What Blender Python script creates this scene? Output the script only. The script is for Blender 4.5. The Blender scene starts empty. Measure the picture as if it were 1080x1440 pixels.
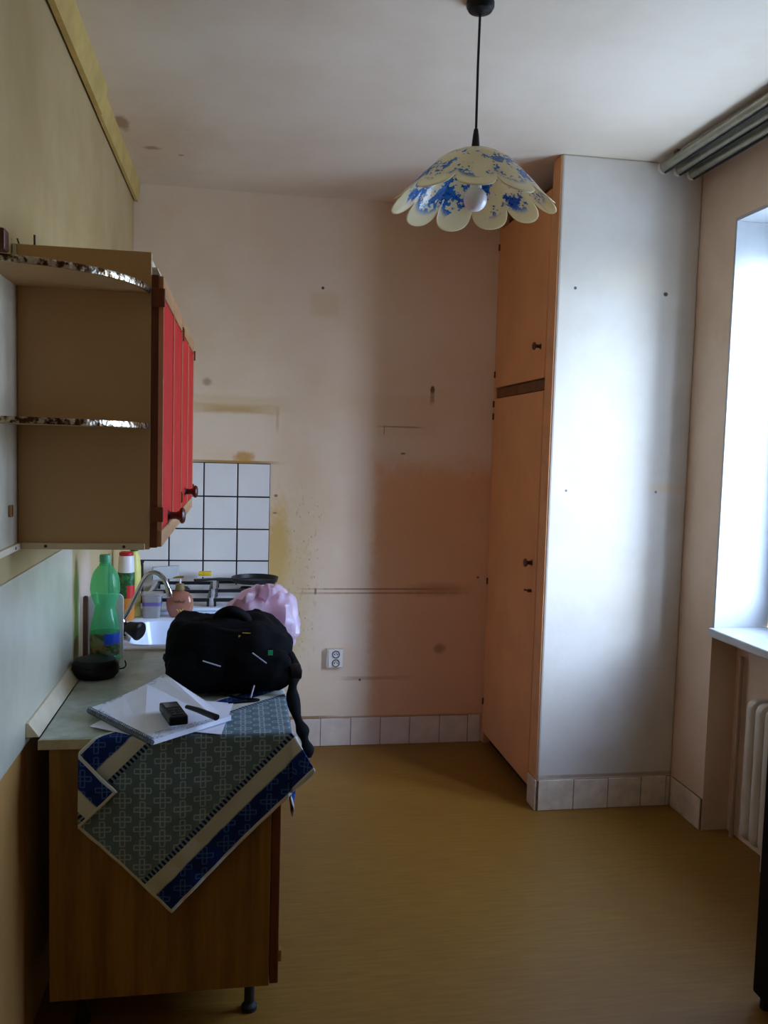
import bpy, bmesh, math, random
from mathutils import Vector, Matrix, noise
random.seed(4)
PI = math.pi
S = bpy.context.scene
COL = S.collection

# ------------------------------------------------------------------ camera
F_PX, YAW, PITCH, ROLL = 1208.6, 0.16677, -0.07483, 0.02774
cam_d = bpy.data.cameras.new('camera'); cam = bpy.data.objects.new('camera', cam_d); COL.objects.link(cam)
cam_d.sensor_fit = 'HORIZONTAL'; cam_d.sensor_width = 36.0
cam_d.lens = F_PX * 36.0 / 1080.0
cam_d.clip_start = 0.02
fw = Vector((math.sin(YAW)*math.cos(PITCH), math.cos(YAW)*math.cos(PITCH), math.sin(PITCH)))
rt = Vector((math.cos(YAW), -math.sin(YAW), 0)); dn = fw.cross(rt)
r2 = math.cos(ROLL)*rt - math.sin(ROLL)*dn; d2 = math.sin(ROLL)*rt + math.cos(ROLL)*dn
M = Matrix((r2, -d2, -fw)).transposed().to_4x4(); M.translation = Vector((0.4872, 0, 1.4516))
cam.matrix_world = M
S.camera = cam

# ------------------------------------------------------------------ world: overcast daylight over darker ground
W = bpy.data.worlds.new('world'); S.world = W; W.use_nodes = True
nt = W.node_tree; nt.nodes.clear()
o_ = nt.nodes.new('ShaderNodeOutputWorld'); bg = nt.nodes.new('ShaderNodeBackground')
sky = nt.nodes.new('ShaderNodeTexSky'); sky.sky_type = 'NISHITA'; sky.sun_disc = False
sky.sun_elevation = math.radians(24); sky.sun_rotation = math.radians(142)     # hazy sun off to the camera's right, behind it
sky.altitude = 100; sky.air_density = 1.0; sky.dust_density = 3.0; sky.ozone_density = 2.0
tc = nt.nodes.new('ShaderNodeTexCoord'); sp = nt.nodes.new('ShaderNodeSeparateXYZ')
mp = nt.nodes.new('ShaderNodeMapRange'); mp.inputs[1].default_value = -.02; mp.inputs[2].default_value = .02
mx = nt.nodes.new('ShaderNodeMix'); mx.data_type = 'RGBA'; mx.inputs[6].default_value = (1.1, 1.08, 1.0, 1)   # ground below the horizon
nt.links.new(tc.outputs['Generated'], sp.inputs[0]); nt.links.new(sp.outputs[2], mp.inputs[0]); nt.links.new(mp.outputs[0], mx.inputs[0])
hz = nt.nodes.new('ShaderNodeGamma'); hz.inputs[1].default_value = .40        # thin cloud evens the sky out
nt.links.new(sky.outputs[0], hz.inputs[0]); nt.links.new(hz.outputs[0], mx.inputs[7]); tint = nt.nodes.new('ShaderNodeMix'); tint.data_type = 'RGBA'; tint.blend_type = 'MULTIPLY'; tint.inputs[0].default_value = 1; tint.inputs[7].default_value = (.67, .88, 1.27, 1)   # camera white balance towards cool daylight
nt.links.new(mx.outputs[2], tint.inputs[6]); nt.links.new(tint.outputs[2], bg.inputs[0]); bg.inputs[1].default_value = 1.0
nt.links.new(bg.outputs[0], o_.inputs[0])

# window opening (right wall), used by the portal, the wall and the window
WY0, WY1, WZ0, WZ1 = 1.86, 2.98, 0.803, 2.331
pl = bpy.data.lights.new('window_portal', 'AREA'); pl.shape = 'RECTANGLE'; pl.size = WZ1-WZ0; pl.size_y = WY1-WY0
pl.cycles.is_portal = True
po = bpy.data.objects.new('window_portal', pl); COL.objects.link(po)
po.location = (2.62, (WY0+WY1)/2, (WZ0+WZ1)/2); po.rotation_euler = (0, PI/2, 0)

S.view_settings.view_transform = 'Standard'; S.view_settings.look = 'None'
S.view_settings.exposure = 3.5; S.view_settings.gamma = 1.0; S.view_settings.use_curve_mapping = False
S.cycles.max_bounces = 10; S.cycles.diffuse_bounces = 7; S.cycles.transparent_max_bounces = 16
S.cycles.caustics_reflective = False; S.cycles.caustics_refractive = False
S.cycles.sample_clamp_indirect = 6.0

# ------------------------------------------------------------------ materials
def lin(c):
    return tuple((x/255/12.92 if x/255 <= .04045 else ((x/255+.055)/1.055)**2.4) for x in c)
class NT:
    """small helper around a node tree"""
    def __init__(s, m): s.t = m.node_tree
    def n(s, kind, **kw):
        x = s.t.nodes.new('ShaderNode'+kind)
        for k, v in kw.items(): setattr(x, k, v)
        return x
    def l(s, a, b): s.t.links.new(a, b)
    def val(s, x, sock):
        if isinstance(x, (int, float)): sock.default_value = x
        elif isinstance(x, tuple): sock.default_value = x
        else: s.l(x, sock)
    def math(s, op, a, b=0.0, c=None, clamp=False):
        x = s.n('Math', operation=op); x.use_clamp = clamp
        s.val(a, x.inputs[0]); s.val(b, x.inputs[1])
        if c is not None: s.val(c, x.inputs[2])
        return x.outputs[0]
    def mix(s, f, a, b):
        x = s.n('Mix', data_type='RGBA')
        s.val(f, x.inputs[0])
        for v, k in ((a, 6), (b, 7)):
            if isinstance(v, tuple): x.inputs[k].default_value = (*v[:3], 1)
            else: s.l(v, x.inputs[k])
        return x.outputs[2]
    def ramp(s, x, lo, hi):      # smooth 0..1
        m = s.n('MapRange'); m.interpolation_type = 'SMOOTHSTEP'
        s.val(x, m.inputs[0]); m.inputs[1].default_value = lo; m.inputs[2].default_value = hi
        return m.outputs[0]
    def noise(s, vec, scale, detail=3, rough=.55, scl=None):
        if scl is not None:
            mp = s.n('Mapping'); s.l(vec, mp.inputs[0]); mp.inputs['Scale'].default_value = scl; vec = mp.outputs[0]
        x = s.n('TexNoise'); s.l(vec, x.inputs['Vector']); x.inputs['Scale'].default_value = scale
        x.inputs['Detail'].default_value = detail; x.inputs['Roughness'].default_value = rough
        return x.outputs[0]
    def pos(s): return s.n('NewGeometry').outputs['Position']
    def obj(s): return s.n('TexCoord').outputs['Object']
    def xyz(s, v):
        x = s.n('SeparateXYZ'); s.l(v, x.inputs[0]); return x.outputs
    def bump(s, h, dist, strength=1.0):
        b = s.n('Bump'); b.inputs['Distance'].default_value = dist; b.inputs['Strength'].default_value = strength
        s.l(h, b.inputs['Height']); return b.outputs[0]
MATS = {}
def base_mat(name, col, rough=.6, metal=0, spec=.5):
    m = bpy.data.materials.new(name); m.use_nodes = True
    b = m.node_tree.nodes['Principled BSDF']
    b.inputs['Base Color'].default_value = (*col, 1); b.inputs['Roughness'].default_value = rough
    b.inputs['Metallic'].default_value = metal; b.inputs['Specular IOR Level'].default_value = spec
    MATS[name] = m
    return m, NT(m), b
def simple(name, rgb, rough=.6, metal=0, spec=.5, mott=.06, scale=12, bump=0.0, stretch=None):
    """plain colour with a little procedural mottling"""
    col = lin(rgb)
    m, t, b = base_mat(name, col, rough, metal, spec)
    p = t.obj(); n = t.noise(p, scale, 4, .6, stretch)
    lo = tuple(c*(1-mott*1.6) for c in col); hi = tuple(min(1, c*(1+mott)) for c in col)
    t.l(t.mix(t.ramp(n, .3, .7), lo, hi), b.inputs['Base Color'])
    if bump: t.l(t.bump(n, bump), b.inputs['Normal'])
    return m
def marks(t, col, P, lst, u=0, v=2):
    """stains, traces and one patch tinted with shade. each: (shape, cu, cv, ru, rv, rgb, alpha, soft, warp)"""
    x = t.xyz(P)
    n1 = t.noise(P, 9, 4, .6); n2 = t.noise(P, 40, 3, .6)
    w1 = t.math('SUBTRACT', n1, .5); w2 = t.math('SUBTRACT', n2, .5)
    for (shape, cu, cv, ru, rv, rgb, al, soft, warp) in lst:
        du = t.math('DIVIDE', t.math('SUBTRACT', x[u], cu), ru); dv = t.math('DIVIDE', t.math('SUBTRACT', x[v], cv), rv)
        if shape == 'e':
            d = t.math('SQRT', t.math('ADD', t.math('MULTIPLY', du, du), t.math('MULTIPLY', dv, dv)))
        else:
            d = t.math('MAXIMUM', t.math('ABSOLUTE', du), t.math('ABSOLUTE', dv))
        if warp:
            d = t.math('ADD', d, t.math('MULTIPLY', w1, warp)); d = t.math('ADD', d, t.math('MULTIPLY', w2, warp*.8))
        k = t.math('SUBTRACT', 1.0, t.ramp(d, 1-soft, 1+soft))
        col = t.mix(t.math('MULTIPLY', k, al), col, lin(rgb))
    return col
def plaster(name, rgb, rgb2, lst=(), u=0, rough=.75, scale=2.2):
    m, t, b = base_mat(name, lin(rgb), rough, spec=.3)
    P = t.pos(); n = t.noise(P, scale, 5, .6); n2 = t.noise(P, 30, 3, .6)
    col = t.mix(t.ramp(n, .35, .68), lin(rgb), lin(rgb2))
    col = marks(t, col, P, lst, u=u)
    t.l(col, b.inputs['Base Color'])
    t.l(t.bump(n2, .003, .22), b.inputs['Normal'])
    return m
OCH = (186, 140, 48); BRN = (120, 82, 50); DRK = (50, 38, 28); PCH = (214, 172, 134)
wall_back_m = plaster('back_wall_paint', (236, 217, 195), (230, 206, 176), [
    ('b', 1.49, .72, .36, .65, (226, 160, 100), .65, .12, .2),  # rectangular peach stain, its orange deepened to carry the warm shade here
    ('b', 1.27, 1.60, .16, .10, (226, 200, 166), .45, .2, .3),
    ('e', .665, .93, .055, .22, (214, 168, 72), .85, .6, .9),
    ('e', .72, .72, .10, .36, (216, 190, 130), .55, .6, 1.2),
    ('b', .45, 1.612, .15, .018, OCH, .7, .7, .5),
    ('b', .47, 1.64, .20, .03, (214, 190, 140), .5, .6, .5),
    ('b', .655, 1.57, .006, .05, (200, 168, 120), .5, .5, .3),
    ('b', .45, 1.366, .185, .006, (176, 132, 56), .9, .5, .4),
    ('e', .50, 1.39, .045, .026, (196, 140, 50), .8, .5, 1.3),
    ('e', .33, 1.73, .02, .016, BRN, .5, .6, .8),
    ('b', .865, 2.11, .065, .055, (222, 196, 150), .45, .25, .3),
    ('e', .854, 2.185, .007, .007, DRK, .9, .3, 0),
    ('e', 1.392, 1.735, .010, .018, (70, 42, 28), .9, .3, .3),
    ('b', 1.392, 1.70, .010, .03, (150, 104, 70), .6, .5, .3),
    ('b', 1.245, 1.552, .09, .0035, (140, 100, 70), .6, .5, .5),
    ('b', 1.162, 1.535, .003, .02, (140, 100, 70), .5, .5, .5),
    ('e', 1.257, 1.425, .012, .005, (110, 72, 46), .8, .4, .4),
    ('b', 1.16, .768, .31, .0035, (128, 90, 58), .75, .5, .7),
    ('b', 1.18, .748, .33, .004, (140, 98, 60), .65, .6, .8),
    ('b', .85, .757, .005, .014, (120, 84, 48), .8, .5, .3),
    ('e', 1.45, .765, .12, .03, (164, 110, 66), .5, .7, .8),
    ('e', 1.65, .826, .006, .006, DRK, .8, .3, 0),
    ('e', 1.468, .472, .028, .024, (150, 96, 58), .6, .5, .3),
    ('b', 1.14, .33, .13, .008, (176, 132, 90), .5, .7, .9),
    ('e', 1.075, .322, .006, .006, DRK, .8, .3, 0),
    ('e', .654, 1.212, .008, .006, DRK, .7, .4, .4),
    ('e', .650, 1.13, .010, .004, DRK, .6, .4, .4),
    ('b', .80, .142, .12, .006, (150, 96, 40), .8, .5, .5),
    ('b', 1.25, .139, .44, .004, (160, 118, 78), .6, .5, .8),
])
def _specks():
    m = wall_back_m; t = NT(m); b = m.node_tree.nodes['Principled BSDF']; P = t.pos(); x = t.xyz(P)
    c = b.inputs['Base Color'].links[0].from_socket
    v = t.n('TexVoronoi'); v.inputs['Scale'].default_value = 34; mp_ = t.n('Mapping'); mp_.inputs['Scale'].default_value = (1.6, 1, .9)
    t.l(P, mp_.inputs[0]); t.l(mp_.outputs[0], v.inputs['Vector'])
    dot = t.math('SUBTRACT', 1.0, t.ramp(v.outputs['Distance'], .10, .17))
    dx = t.math('ABSOLUTE', t.math('DIVIDE', t.math('SUBTRACT', x[0], .79), .10)); dz = t.math('ABSOLUTE', t.math('DIVIDE', t.math('SUBTRACT', x[2], .82), .52))
    reg_ = t.math('MULTIPLY', t.math('SUBTRACT', 1.0, t.ramp(dx, .5, 1.1)), t.math('SUBTRACT', 1.0, t.ramp(dz, .6, 1.0)))
    c = t.mix(t.math('MULTIPLY', t.math('MULTIPLY', dot, reg_), .55), c, lin((132, 98, 62)))
    n = t.noise(P, 26, 4, .7, (2.2, 1, .8)); c = t.mix(t.math('MULTIPLY', t.math('MULTIPLY', t.ramp(n, .58, .64), reg_), .35), c, lin((196, 160, 96)))
    t.l(c, b.inputs['Base Color'])
_specks()
wall_right_m = plaster('window_wall_paint', (226, 204, 180), (214, 190, 162), u=1)
pillar_m = plaster('pillar_paint', (217, 211, 200), (209, 201, 186), [
    ('e', 1.764, 2.092, .006, .006, DRK, .9, .3, 0), ('e', 2.142, 2.089, .009, .008, DRK, .9, .3, .2),
    ('e', 1.762, 1.301, .005, .005, DRK, .8, .3, 0), ('e', 2.143, 1.303, .005, .005, DRK, .8, .3, 0),
    ('e', 2.19, 1.32, .08, .02, (224, 196, 150), .45, .6, .6), ('b', 1.98, 1.785, .24, .004, (214, 204, 192), .4, .6, .8),
    ('e', 1.98, 2.16, .12, .10, (230, 218, 196), .4, .6, .5), ('b', 2.12, .578, .13, .003, (206, 196, 184), .4, .5, .4),
    ('b', 1.99, .135, .3, .007, (150, 112, 70), .6, .5, .7),
], scale=3)
wall_left_m = plaster('left_wall_paint', (194, 170, 124), (178, 154, 104), [
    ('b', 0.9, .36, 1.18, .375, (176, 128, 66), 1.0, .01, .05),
    ('e', 2.86, .95, .10, .14, (232, 208, 200), .5, .6, .6),
], u=1)
ceiling_m = plaster('ceiling_paint', (234, 221, 200), (226, 211, 188), [], rough=.85)
def _ceil():
    m = ceiling_m; t = NT(m); b = m.node_tree.nodes['Principled BSDF']; P = t.pos()
    old = b.inputs['Base Color'].links[0].from_socket
    c = old
    x = t.xyz(P)
    c = marks(t, c, P, [('e', .045, 3.33, .022, .07, (128, 84, 44), .85, .5, 1.2), ('e', .13, 3.57, .035, .02, (110, 76, 46), .8, .5, 1.4),
                        ('e', .235, 3.63, .012, .012, (120, 84, 54), .7, .5, .8), ('e', .13, 3.5, .2, .35, (206, 176, 140), .45, .7, .8)], u=0, v=1)
    t.l(c, b.inputs['Base Color'])
_ceil()

def floor_mat():
    m, t, b = base_mat('yellow_vinyl', (.3, .2, .06), .48, spec=.35)
    P = t.pos(); x = t.xyz(P)
    g = t.noise(P, 7, 6, .62, (1.0, 14, 1)); g2 = t.noise(P, 2.2, 4, .6); g3 = t.noise(P, 30, 3, .6, (.35, 10, 1))
    c = t.mix(t.ramp(g, .3, .72), lin((124, 86, 26)), lin((138, 100, 35)))
    c = t.mix(t.math('MULTIPLY', t.ramp(g2, .42, .75), .45), c, lin((124, 82, 34)))
    c = t.mix(t.math('MULTIPLY', t.ramp(g3, .55, .75), .28), c, lin((112, 74, 32)))
    # thin board seams of the print, one every 12 cm across, broken by noise
    fr = t.math('FRACT', t.math('DIVIDE', x[1], .12)); d = t.math('ABSOLUTE', t.math('SUBTRACT', fr, .5))
    seam = t.math('MULTIPLY', t.ramp(d, .485, .497), t.ramp(t.noise(P, 1.6, 3, .6, (1, 4, 1)), .5, .62))
    c = t.mix(t.math('MULTIPLY', seam, .45), c, lin((96, 62, 26)))
    t.l(c, b.inputs['Base Color'])
    t.l(t.bump(g, .002, .25), b.inputs['Normal'])
    return m
floor_m = floor_mat()

def wood(name, a, bcol, rough=.5, stretch=(1, 1, .08), scale=22, spec=.4):
    m, t, b = base_mat(name, lin(a), rough, spec=spec)
    p = t.obj(); n = t.noise(p, scale, 6, .65, stretch); n2 = t.noise(p, 3, 3, .5)
    c = t.mix(t.ramp(n, .34, .68), lin(a), lin(bcol))
    t.l(t.mix(t.math('MULTIPLY', t.ramp(n2, .4, .7), .3), c, lin(tuple(v*.8 for v in a))), b.inputs['Base Color'])
    t.l(t.bump(n, .001, .3), b.inputs['Normal'])
    return m
oak = wood('oak_veneer', (156, 112, 42), (116, 80, 26))
redwood = wood('reddish_wood_edge', (126, 62, 26), (96, 44, 16), .5, scale=30)
darkwood = wood('dark_stained_wood', (92, 42, 22), (66, 26, 14), .35, (1, 1, 1), 18, .5)
railwood = wood('light_wood_rail', (196, 150, 104), (176, 124, 80), .5, (.3, .08, 1), 22)
lam = simple('tan_linen_laminate', (200, 164, 116), .6, mott=.06, scale=420, bump=.0004)
red = simple('red_laminate', (200, 38, 34), .6, spec=.2, mott=.08, scale=10)
door_edge = simple('pale_door_edge', (224, 150, 118), .5)
white_lam = simple('white_laminate', (224, 216, 202), .5)
cream = simple('cream_board', (212, 204, 176), .25, mott=.06, scale=4, spec=.5)
cream_trim = simple('cream_trim_paint', (206, 178, 104), .6, mott=.10, scale=8)
strip_m = simple('cream_strip', (222, 204, 170), .5)
tile_m = simple('white_glazed_tile', (236, 236, 236), .16, mott=.02, scale=6, spec=.5)
btile_m = simple('white_base_tile', (228, 214, 200), .22, mott=.05, scale=14)
btile2_m = simple('worn_base_tile', (220, 206, 184), .3, mott=.09, scale=18)
grout_b = simple('black_grout', (18, 18, 22), .8)
grout_w = simple('brown_grout', (122, 92, 66), .9, mott=.2, scale=40)
peach = simple('peach_door_paint', (222, 156, 102), .42, mott=.05, scale=4)
frame_m = simple('peach_frame_paint', (220, 160, 110), .5, mott=.07, scale=9)
interior_shade = simple('shade_toned_interior', (38, 25, 16), .8)  # near-black tone puts the shade of the wardrobe recesses into the colour
brownbatten = simple('brown_batten', (112, 66, 30), .6, mott=.2, scale=14)
black_pl = simple('black_plastic', (8, 8, 9), .42, spec=.3, mott=.1, scale=30)
black_cloth = simple('black_nylon', (7, 7, 8), .9, spec=.12, mott=.25, scale=90, bump=.0008)
black_web = simple('black_webbing', (9, 9, 10), .8, spec=.15, mott=.3, scale=160, bump=.0006)
black_cab = simple('black_lacquer', (6, 6, 7), .6, spec=.15)
white_pl = simple('white_plastic', (234, 232, 226), .35, mott=.03)
offw_pl = simple('yellowed_plastic', (214, 208, 188), .4, mott=.05)
hole_m = simple('socket_hole', (22, 20, 20), .8)
chrome = simple('chrome', (196, 196, 194), .14, metal=1, mott=.03)
brass = simple('worn_brass', (196, 160, 90), .35, metal=1, mott=.1)
enamel = simple('white_enamel', (226, 236, 250), .15, mott=.015)
paint_w = simple('white_gloss_paint', (178, 180, 180), .35, mott=.03)
iron_w = simple('radiator_enamel', (206, 200, 186), .4, mott=.07, scale=10)
alu = simple('aluminium_rail', (158, 156, 138), .35, metal=.6, mott=.08, scale=30)
rubber = simple('dark_rubber', (26, 24, 22), .7)
paper_m = simple('white_paper', (232, 230, 234), .8, mott=.02)
grey_spiral = simple('grey_spiral_binding', (92, 94, 98), .5, mott=.3, scale=120)
iron_b = simple('black_enamelled_iron', (20, 20, 24), .45, mott=.2, scale=30)
yellow_m = simple('yellow_foam', (226, 190, 40), .9, mott=.12, scale=60, bump=.001)
green_m = simple('green_plastic', (38, 120, 42), .4)
red_pl = simple('red_plastic', (190, 30, 34), .4)
orange_m = simple('orange_liquid', (206, 128, 40), .35)
grey_metal = simple('grey_metal', (116, 116, 114), .45, metal=.3, mott=.06)
silver = simple('silver_print', (190, 190, 196), .4)
yel_tag = simple('yellow_cord', (206, 160, 40), .6)
green_tag = simple('green_logo_print', (50, 190, 120), .5)
browns = simple('brown_board', (112, 74, 58), .6, mott=.2, scale=14)
window_m = simple('window_frame_paint', (226, 224, 216), .4)
stain_dark = simple('dark_screw', (60, 46, 34), .5)

def worktop_mat():
    m, t, b = base_mat('marbled_laminate', (.5, .5, .45), .28, spec=.5)
    p = t.pos(); n = t.noise(p, 5, 8, .7); n2 = t.noise(p, 22, 5, .65); 
    c = t.mix(t.ramp(n, .38, .66), lin((186, 188, 172)), lin((150, 154, 138)))
    c = t.mix(t.math('MULTIPLY', t.ramp(n2, .5, .7), .45), c, lin((126, 122, 104)))
    t.l(c, b.inputs['Base Color']); return m
worktop_m = worktop_mat()
def beaded():
    m, t, b = base_mat('metallic_beaded_edging', (.7, .6, .4), .25, 1)
    p = t.obj(); v = t.n('TexVoronoi'); v.inputs['Scale'].default_value = 130; t.l(p, v.inputs['Vector'])
    n = t.noise(p, 60, 3, .6)
    c = t.mix(t.ramp(n, .42, .58), lin((96, 66, 34)), lin((236, 228, 206)))
    t.l(c, b.inputs['Base Color']); t.l(t.bump(v.outputs['Distance'], .002, .5), b.inputs['Normal']); return m
bead_m = beaded()
def see_through(name, rgb, amount, rough=.12, tint=None):
    """thin clear plastic: a tinted transparent film under a gloss"""
    m, t, b = base_mat(name, lin(rgb), rough)
    out = m.node_tree.nodes['Material Output']
    tr = t.n('BsdfTransparent'); tr.inputs[0].default_value = (*lin(tint or rgb), 1)
    mx = t.n('MixShader'); mx.inputs[0].default_value = amount
    t.l(b.outputs[0], mx.inputs[1]); t.l(tr.outputs[0], mx.inputs[2]); t.l(mx.outputs[0], out.inputs[0])
    n = t.noise(t.obj(), 20, 3); t.l(t.mix(n, lin(rgb), lin(tuple(v*.85 for v in rgb))), b.inputs['Base Color'])
    return m
pet = see_through('green_pet', (110, 228, 160), .60, .08, (195, 250, 215))
clear_pl = see_through('clear_plastic', (206, 204, 204), .45, .15, (235, 235, 235))
soap_m = see_through('pink_brown_soap', (190, 128, 104), .25, .1, (230, 170, 140))
glass_m = see_through('window_glass', (240, 248, 255), .93, .02, (250, 252, 255))
def translucent(name, rgb, fac, rough=.35, bump=0):
    m, t, b = base_mat(name, lin(rgb), rough)
    out = m.node_tree.nodes['Material Output']
    tr = t.n('BsdfTranslucent'); tr.inputs[0].default_value = (*lin(rgb), 1)
    mx = t.n('MixShader'); mx.inputs[0].default_value = fac
    t.l(b.outputs[0], mx.inputs[1]); t.l(tr.outputs[0], mx.inputs[2]); t.l(mx.outputs[0], out.inputs[0])
    n = t.noise(t.obj(), 30, 4, .6)
    t.l(t.mix(t.ramp(n, .3, .7), lin(rgb), lin(tuple(min(255, v*.93) for v in rgb))), b.inputs['Base Color'])
    if bump: t.l(t.bump(n, bump), b.inputs['Normal'])
    return m, t, b, tr
pink_bag_m = translucent('pink_plastic_film', (246, 222, 236), .4, .3, .004)[0]
def shade_mat():
    m, t, b, tr = translucent('printed_cream_acrylic', (226, 214, 184), .45, .10)
    uv = t.n('UVMap'); uv.uv_map = 'UVMap'; x = t.xyz(uv.outputs[0])      # x: angle 0..1, y: along the profile 0..1
    P = t.obj(); n = t.noise(P, 17, 3, .55); n2 = t.noise(P, 95, 2, .5)
    v = t.n('TexVoronoi'); v.inputs['Scale'].default_value = 75; t.l(P, v.inputs['Vector'])
    band = t.math('MULTIPLY', t.ramp(x[1], .30, .40), t.math('SUBTRACT', 1.0, t.ramp(x[1], .78, .88)))
    fl = t.math('MULTIPLY', band, t.ramp(t.math('ADD', n, t.math('MULTIPLY', t.math('SUBTRACT', n2, .5), .45)), .50, .52))
    c = t.mix(fl, lin((236, 226, 190)), t.mix(t.ramp(n2, .35, .65), lin((24, 84, 168)), lin((60, 136, 205))))
    band2 = t.math('MULTIPLY', t.ramp(x[1], .22, .36), t.math('SUBTRACT', 1.0, t.ramp(x[1], .76, .88)))
    dots = t.math('MULTIPLY', t.math('MULTIPLY', t.math('SUBTRACT', 1.0, t.ramp(v.outputs['Distance'], .16, .24)), band2), t.ramp(n, .40, .45))
    c = t.mix(t.math('MULTIPLY', dots, .9), c, lin((40, 52, 74)))
    t.l(c, b.inputs['Base Color']); t.l(c, tr.inputs[0])
    return m
shade_m = shade_mat()
def towel_mat():
    m, t, b = base_mat('woven_towel', (.4, .5, .5), .9, spec=.1)
    uv = t.n('UVMap'); uv.uv_map = 'UVMap'; x = t.xyz(uv.outputs[0])       # metres: x = u along the towel, y = v across (0..0.43)
    W_ = .43
    v = t.math('MINIMUM', x[1], t.math('SUBTRACT', W_, x[1]))               # mirrored borders
    r = .70711
    def motif(scale, ox, lw, arm, gap):
        a_ = t.math('ADD', t.math('DIVIDE', t.math('MULTIPLY', t.math('ADD', x[0], x[1]), r), scale), ox)
        b_ = t.math('DIVIDE', t.math('MULTIPLY', t.math('SUBTRACT', x[0], x[1]), r), scale)
        row = t.math('FLOOR', b_); a_ = t.math('ADD', a_, t.math('MULTIPLY', row, .5))
        fa = t.math('ABSOLUTE', t.math('SUBTRACT', t.math('FRACT', a_), .5)); fb = t.math('ABSOLUTE', t.math('SUBTRACT', t.math('FRACT', b_), .5))
        def line(p, q):   # double line along one arm, closed at its end
            k1 = t.math('LESS_THAN', t.math('ABSOLUTE', t.math('SUBTRACT', p, gap)), lw)
            k1 = t.math('MULTIPLY', k1, t.math('LESS_THAN', q, arm))
            k2 = t.math('MULTIPLY', t.math('LESS_THAN', t.math('ABSOLUTE', t.math('SUBTRACT', q, arm)), lw), t.math('LESS_THAN', p, gap))
            return t.math('MAXIMUM', k1, k2)
        return t.math('MAXIMUM', line(fa, fb), line(fb, fa))
    weave = t.noise(t.obj(), 900, 2, .5); mott = t.noise(t.obj(), 25, 3, .6)
    mid = t.mix(motif(.046, 0, .035, .42, .12), lin((98, 116, 120)), lin((150, 166, 168)))
    blue = t.mix(motif(.05, .3, .03, .40, .10), lin((22, 42, 96)), lin((62, 92, 146)))
    cell = t.math('FRACT', t.math('DIVIDE', x[0], .011)); chk = t.math('GREATER_THAN', cell, .45)
    dash = t.mix(chk, lin((120, 140, 150)), lin((20, 32, 60)))
    n = t.math('ADD', v, t.math('MULTIPLY', t.math('SUBTRACT', mott, .5), .008))
    hem = lin((206, 204, 190)); beige = lin((196, 192, 172))
    c = t.mix(t.ramp(v, .0075, .0085), hem, blue)
    c = t.mix(t.ramp(n, .056, .062), c, beige)
    c = t.mix(t.ramp(v, .0945, .0955), c, dash)
    c = t.mix(t.ramp(v, .1065, .1075), c, mid)
    u = t.math('MINIMUM', x[0], t.math('SUBTRACT', .75, x[0]))
    c = t.mix(t.ramp(u, .006, .008), hem, c)
    t.l(c, b.inputs['Base Color']); t.l(t.bump(weave, .0006, .5), b.inputs['Normal'])
    return m
towel_m = towel_mat()
def page_mat():
    m, t, b = base_mat('page_with_pencil_notes', (.8, .8, .82), .8, spec=.2)
    uv = t.n('UVMap'); uv.uv_map = 'UVMap'; x = t.xyz(uv.outputs[0])
    n = t.noise(uv.outputs[0], 13, 3, .7, (1.2, 3.0, 1)); k = t.math('ABSOLUTE', t.math('SUBTRACT', n, .5))
    area = t.math('MULTIPLY', t.ramp(t.noise(uv.outputs[0], 5, 2, .5), .44, .50), t.math('LESS_THAN', x[0], .95))
    k = t.math('MULTIPLY', t.math('SUBTRACT', 1.0, t.ramp(k, .018, .045)), area)
    k2 = t.math('MULTIPLY', t.math('GREATER_THAN', t.math('FRACT', t.math('MULTIPLY', x[0], 34)), .93), .12)
    c = t.mix(t.math('MAXIMUM', t.math('MULTIPLY', k, .85), k2), lin((228, 227, 233)), lin((104, 110, 136)))
    t.l(c, b.inputs['Base Color']); return m
page_m = page_mat()
def label_mat():
    m, t, b = base_mat('drink_label', (.2, .3, .2), .35)
    p = t.obj(); n = t.noise(p, 26, 3, .6); n2 = t.noise(p, 60, 2, .5); x = t.xyz(p)
    c = t.mix(t.ramp(n, .42, .58), lin((52, 84, 44)), lin((132, 146, 92)))
    c = t.mix(t.ramp(n2, .58, .64), c, lin((176, 120, 84)))
    blue = t.math('MULTIPLY', t.ramp(x[0], .004, .008), t.ramp(x[2], .073, .078))
    c = t.mix(blue, c, lin((30, 78, 190)))
    t.l(c, b.inputs['Base Color']); return m
label_m = label_mat()
def dish_label():
    m, t, b = base_mat('green_red_label', (.1, .3, .1), .4)
    p = t.obj(); x = t.xyz(p); n = t.noise(p, 60, 2, .5)
    c = t.mix(t.ramp(n, .5, .6), lin((24, 84, 40)), lin((60, 130, 70)))
    c = t.mix(t.math('MULTIPLY', t.ramp(x[0], .004, .008), t.math('LESS_THAN', x[2], .135)), c, lin((206, 40, 40)))
    t.l(c, b.inputs['Base Color']); return m
dish_label_m = dish_label()

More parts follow.
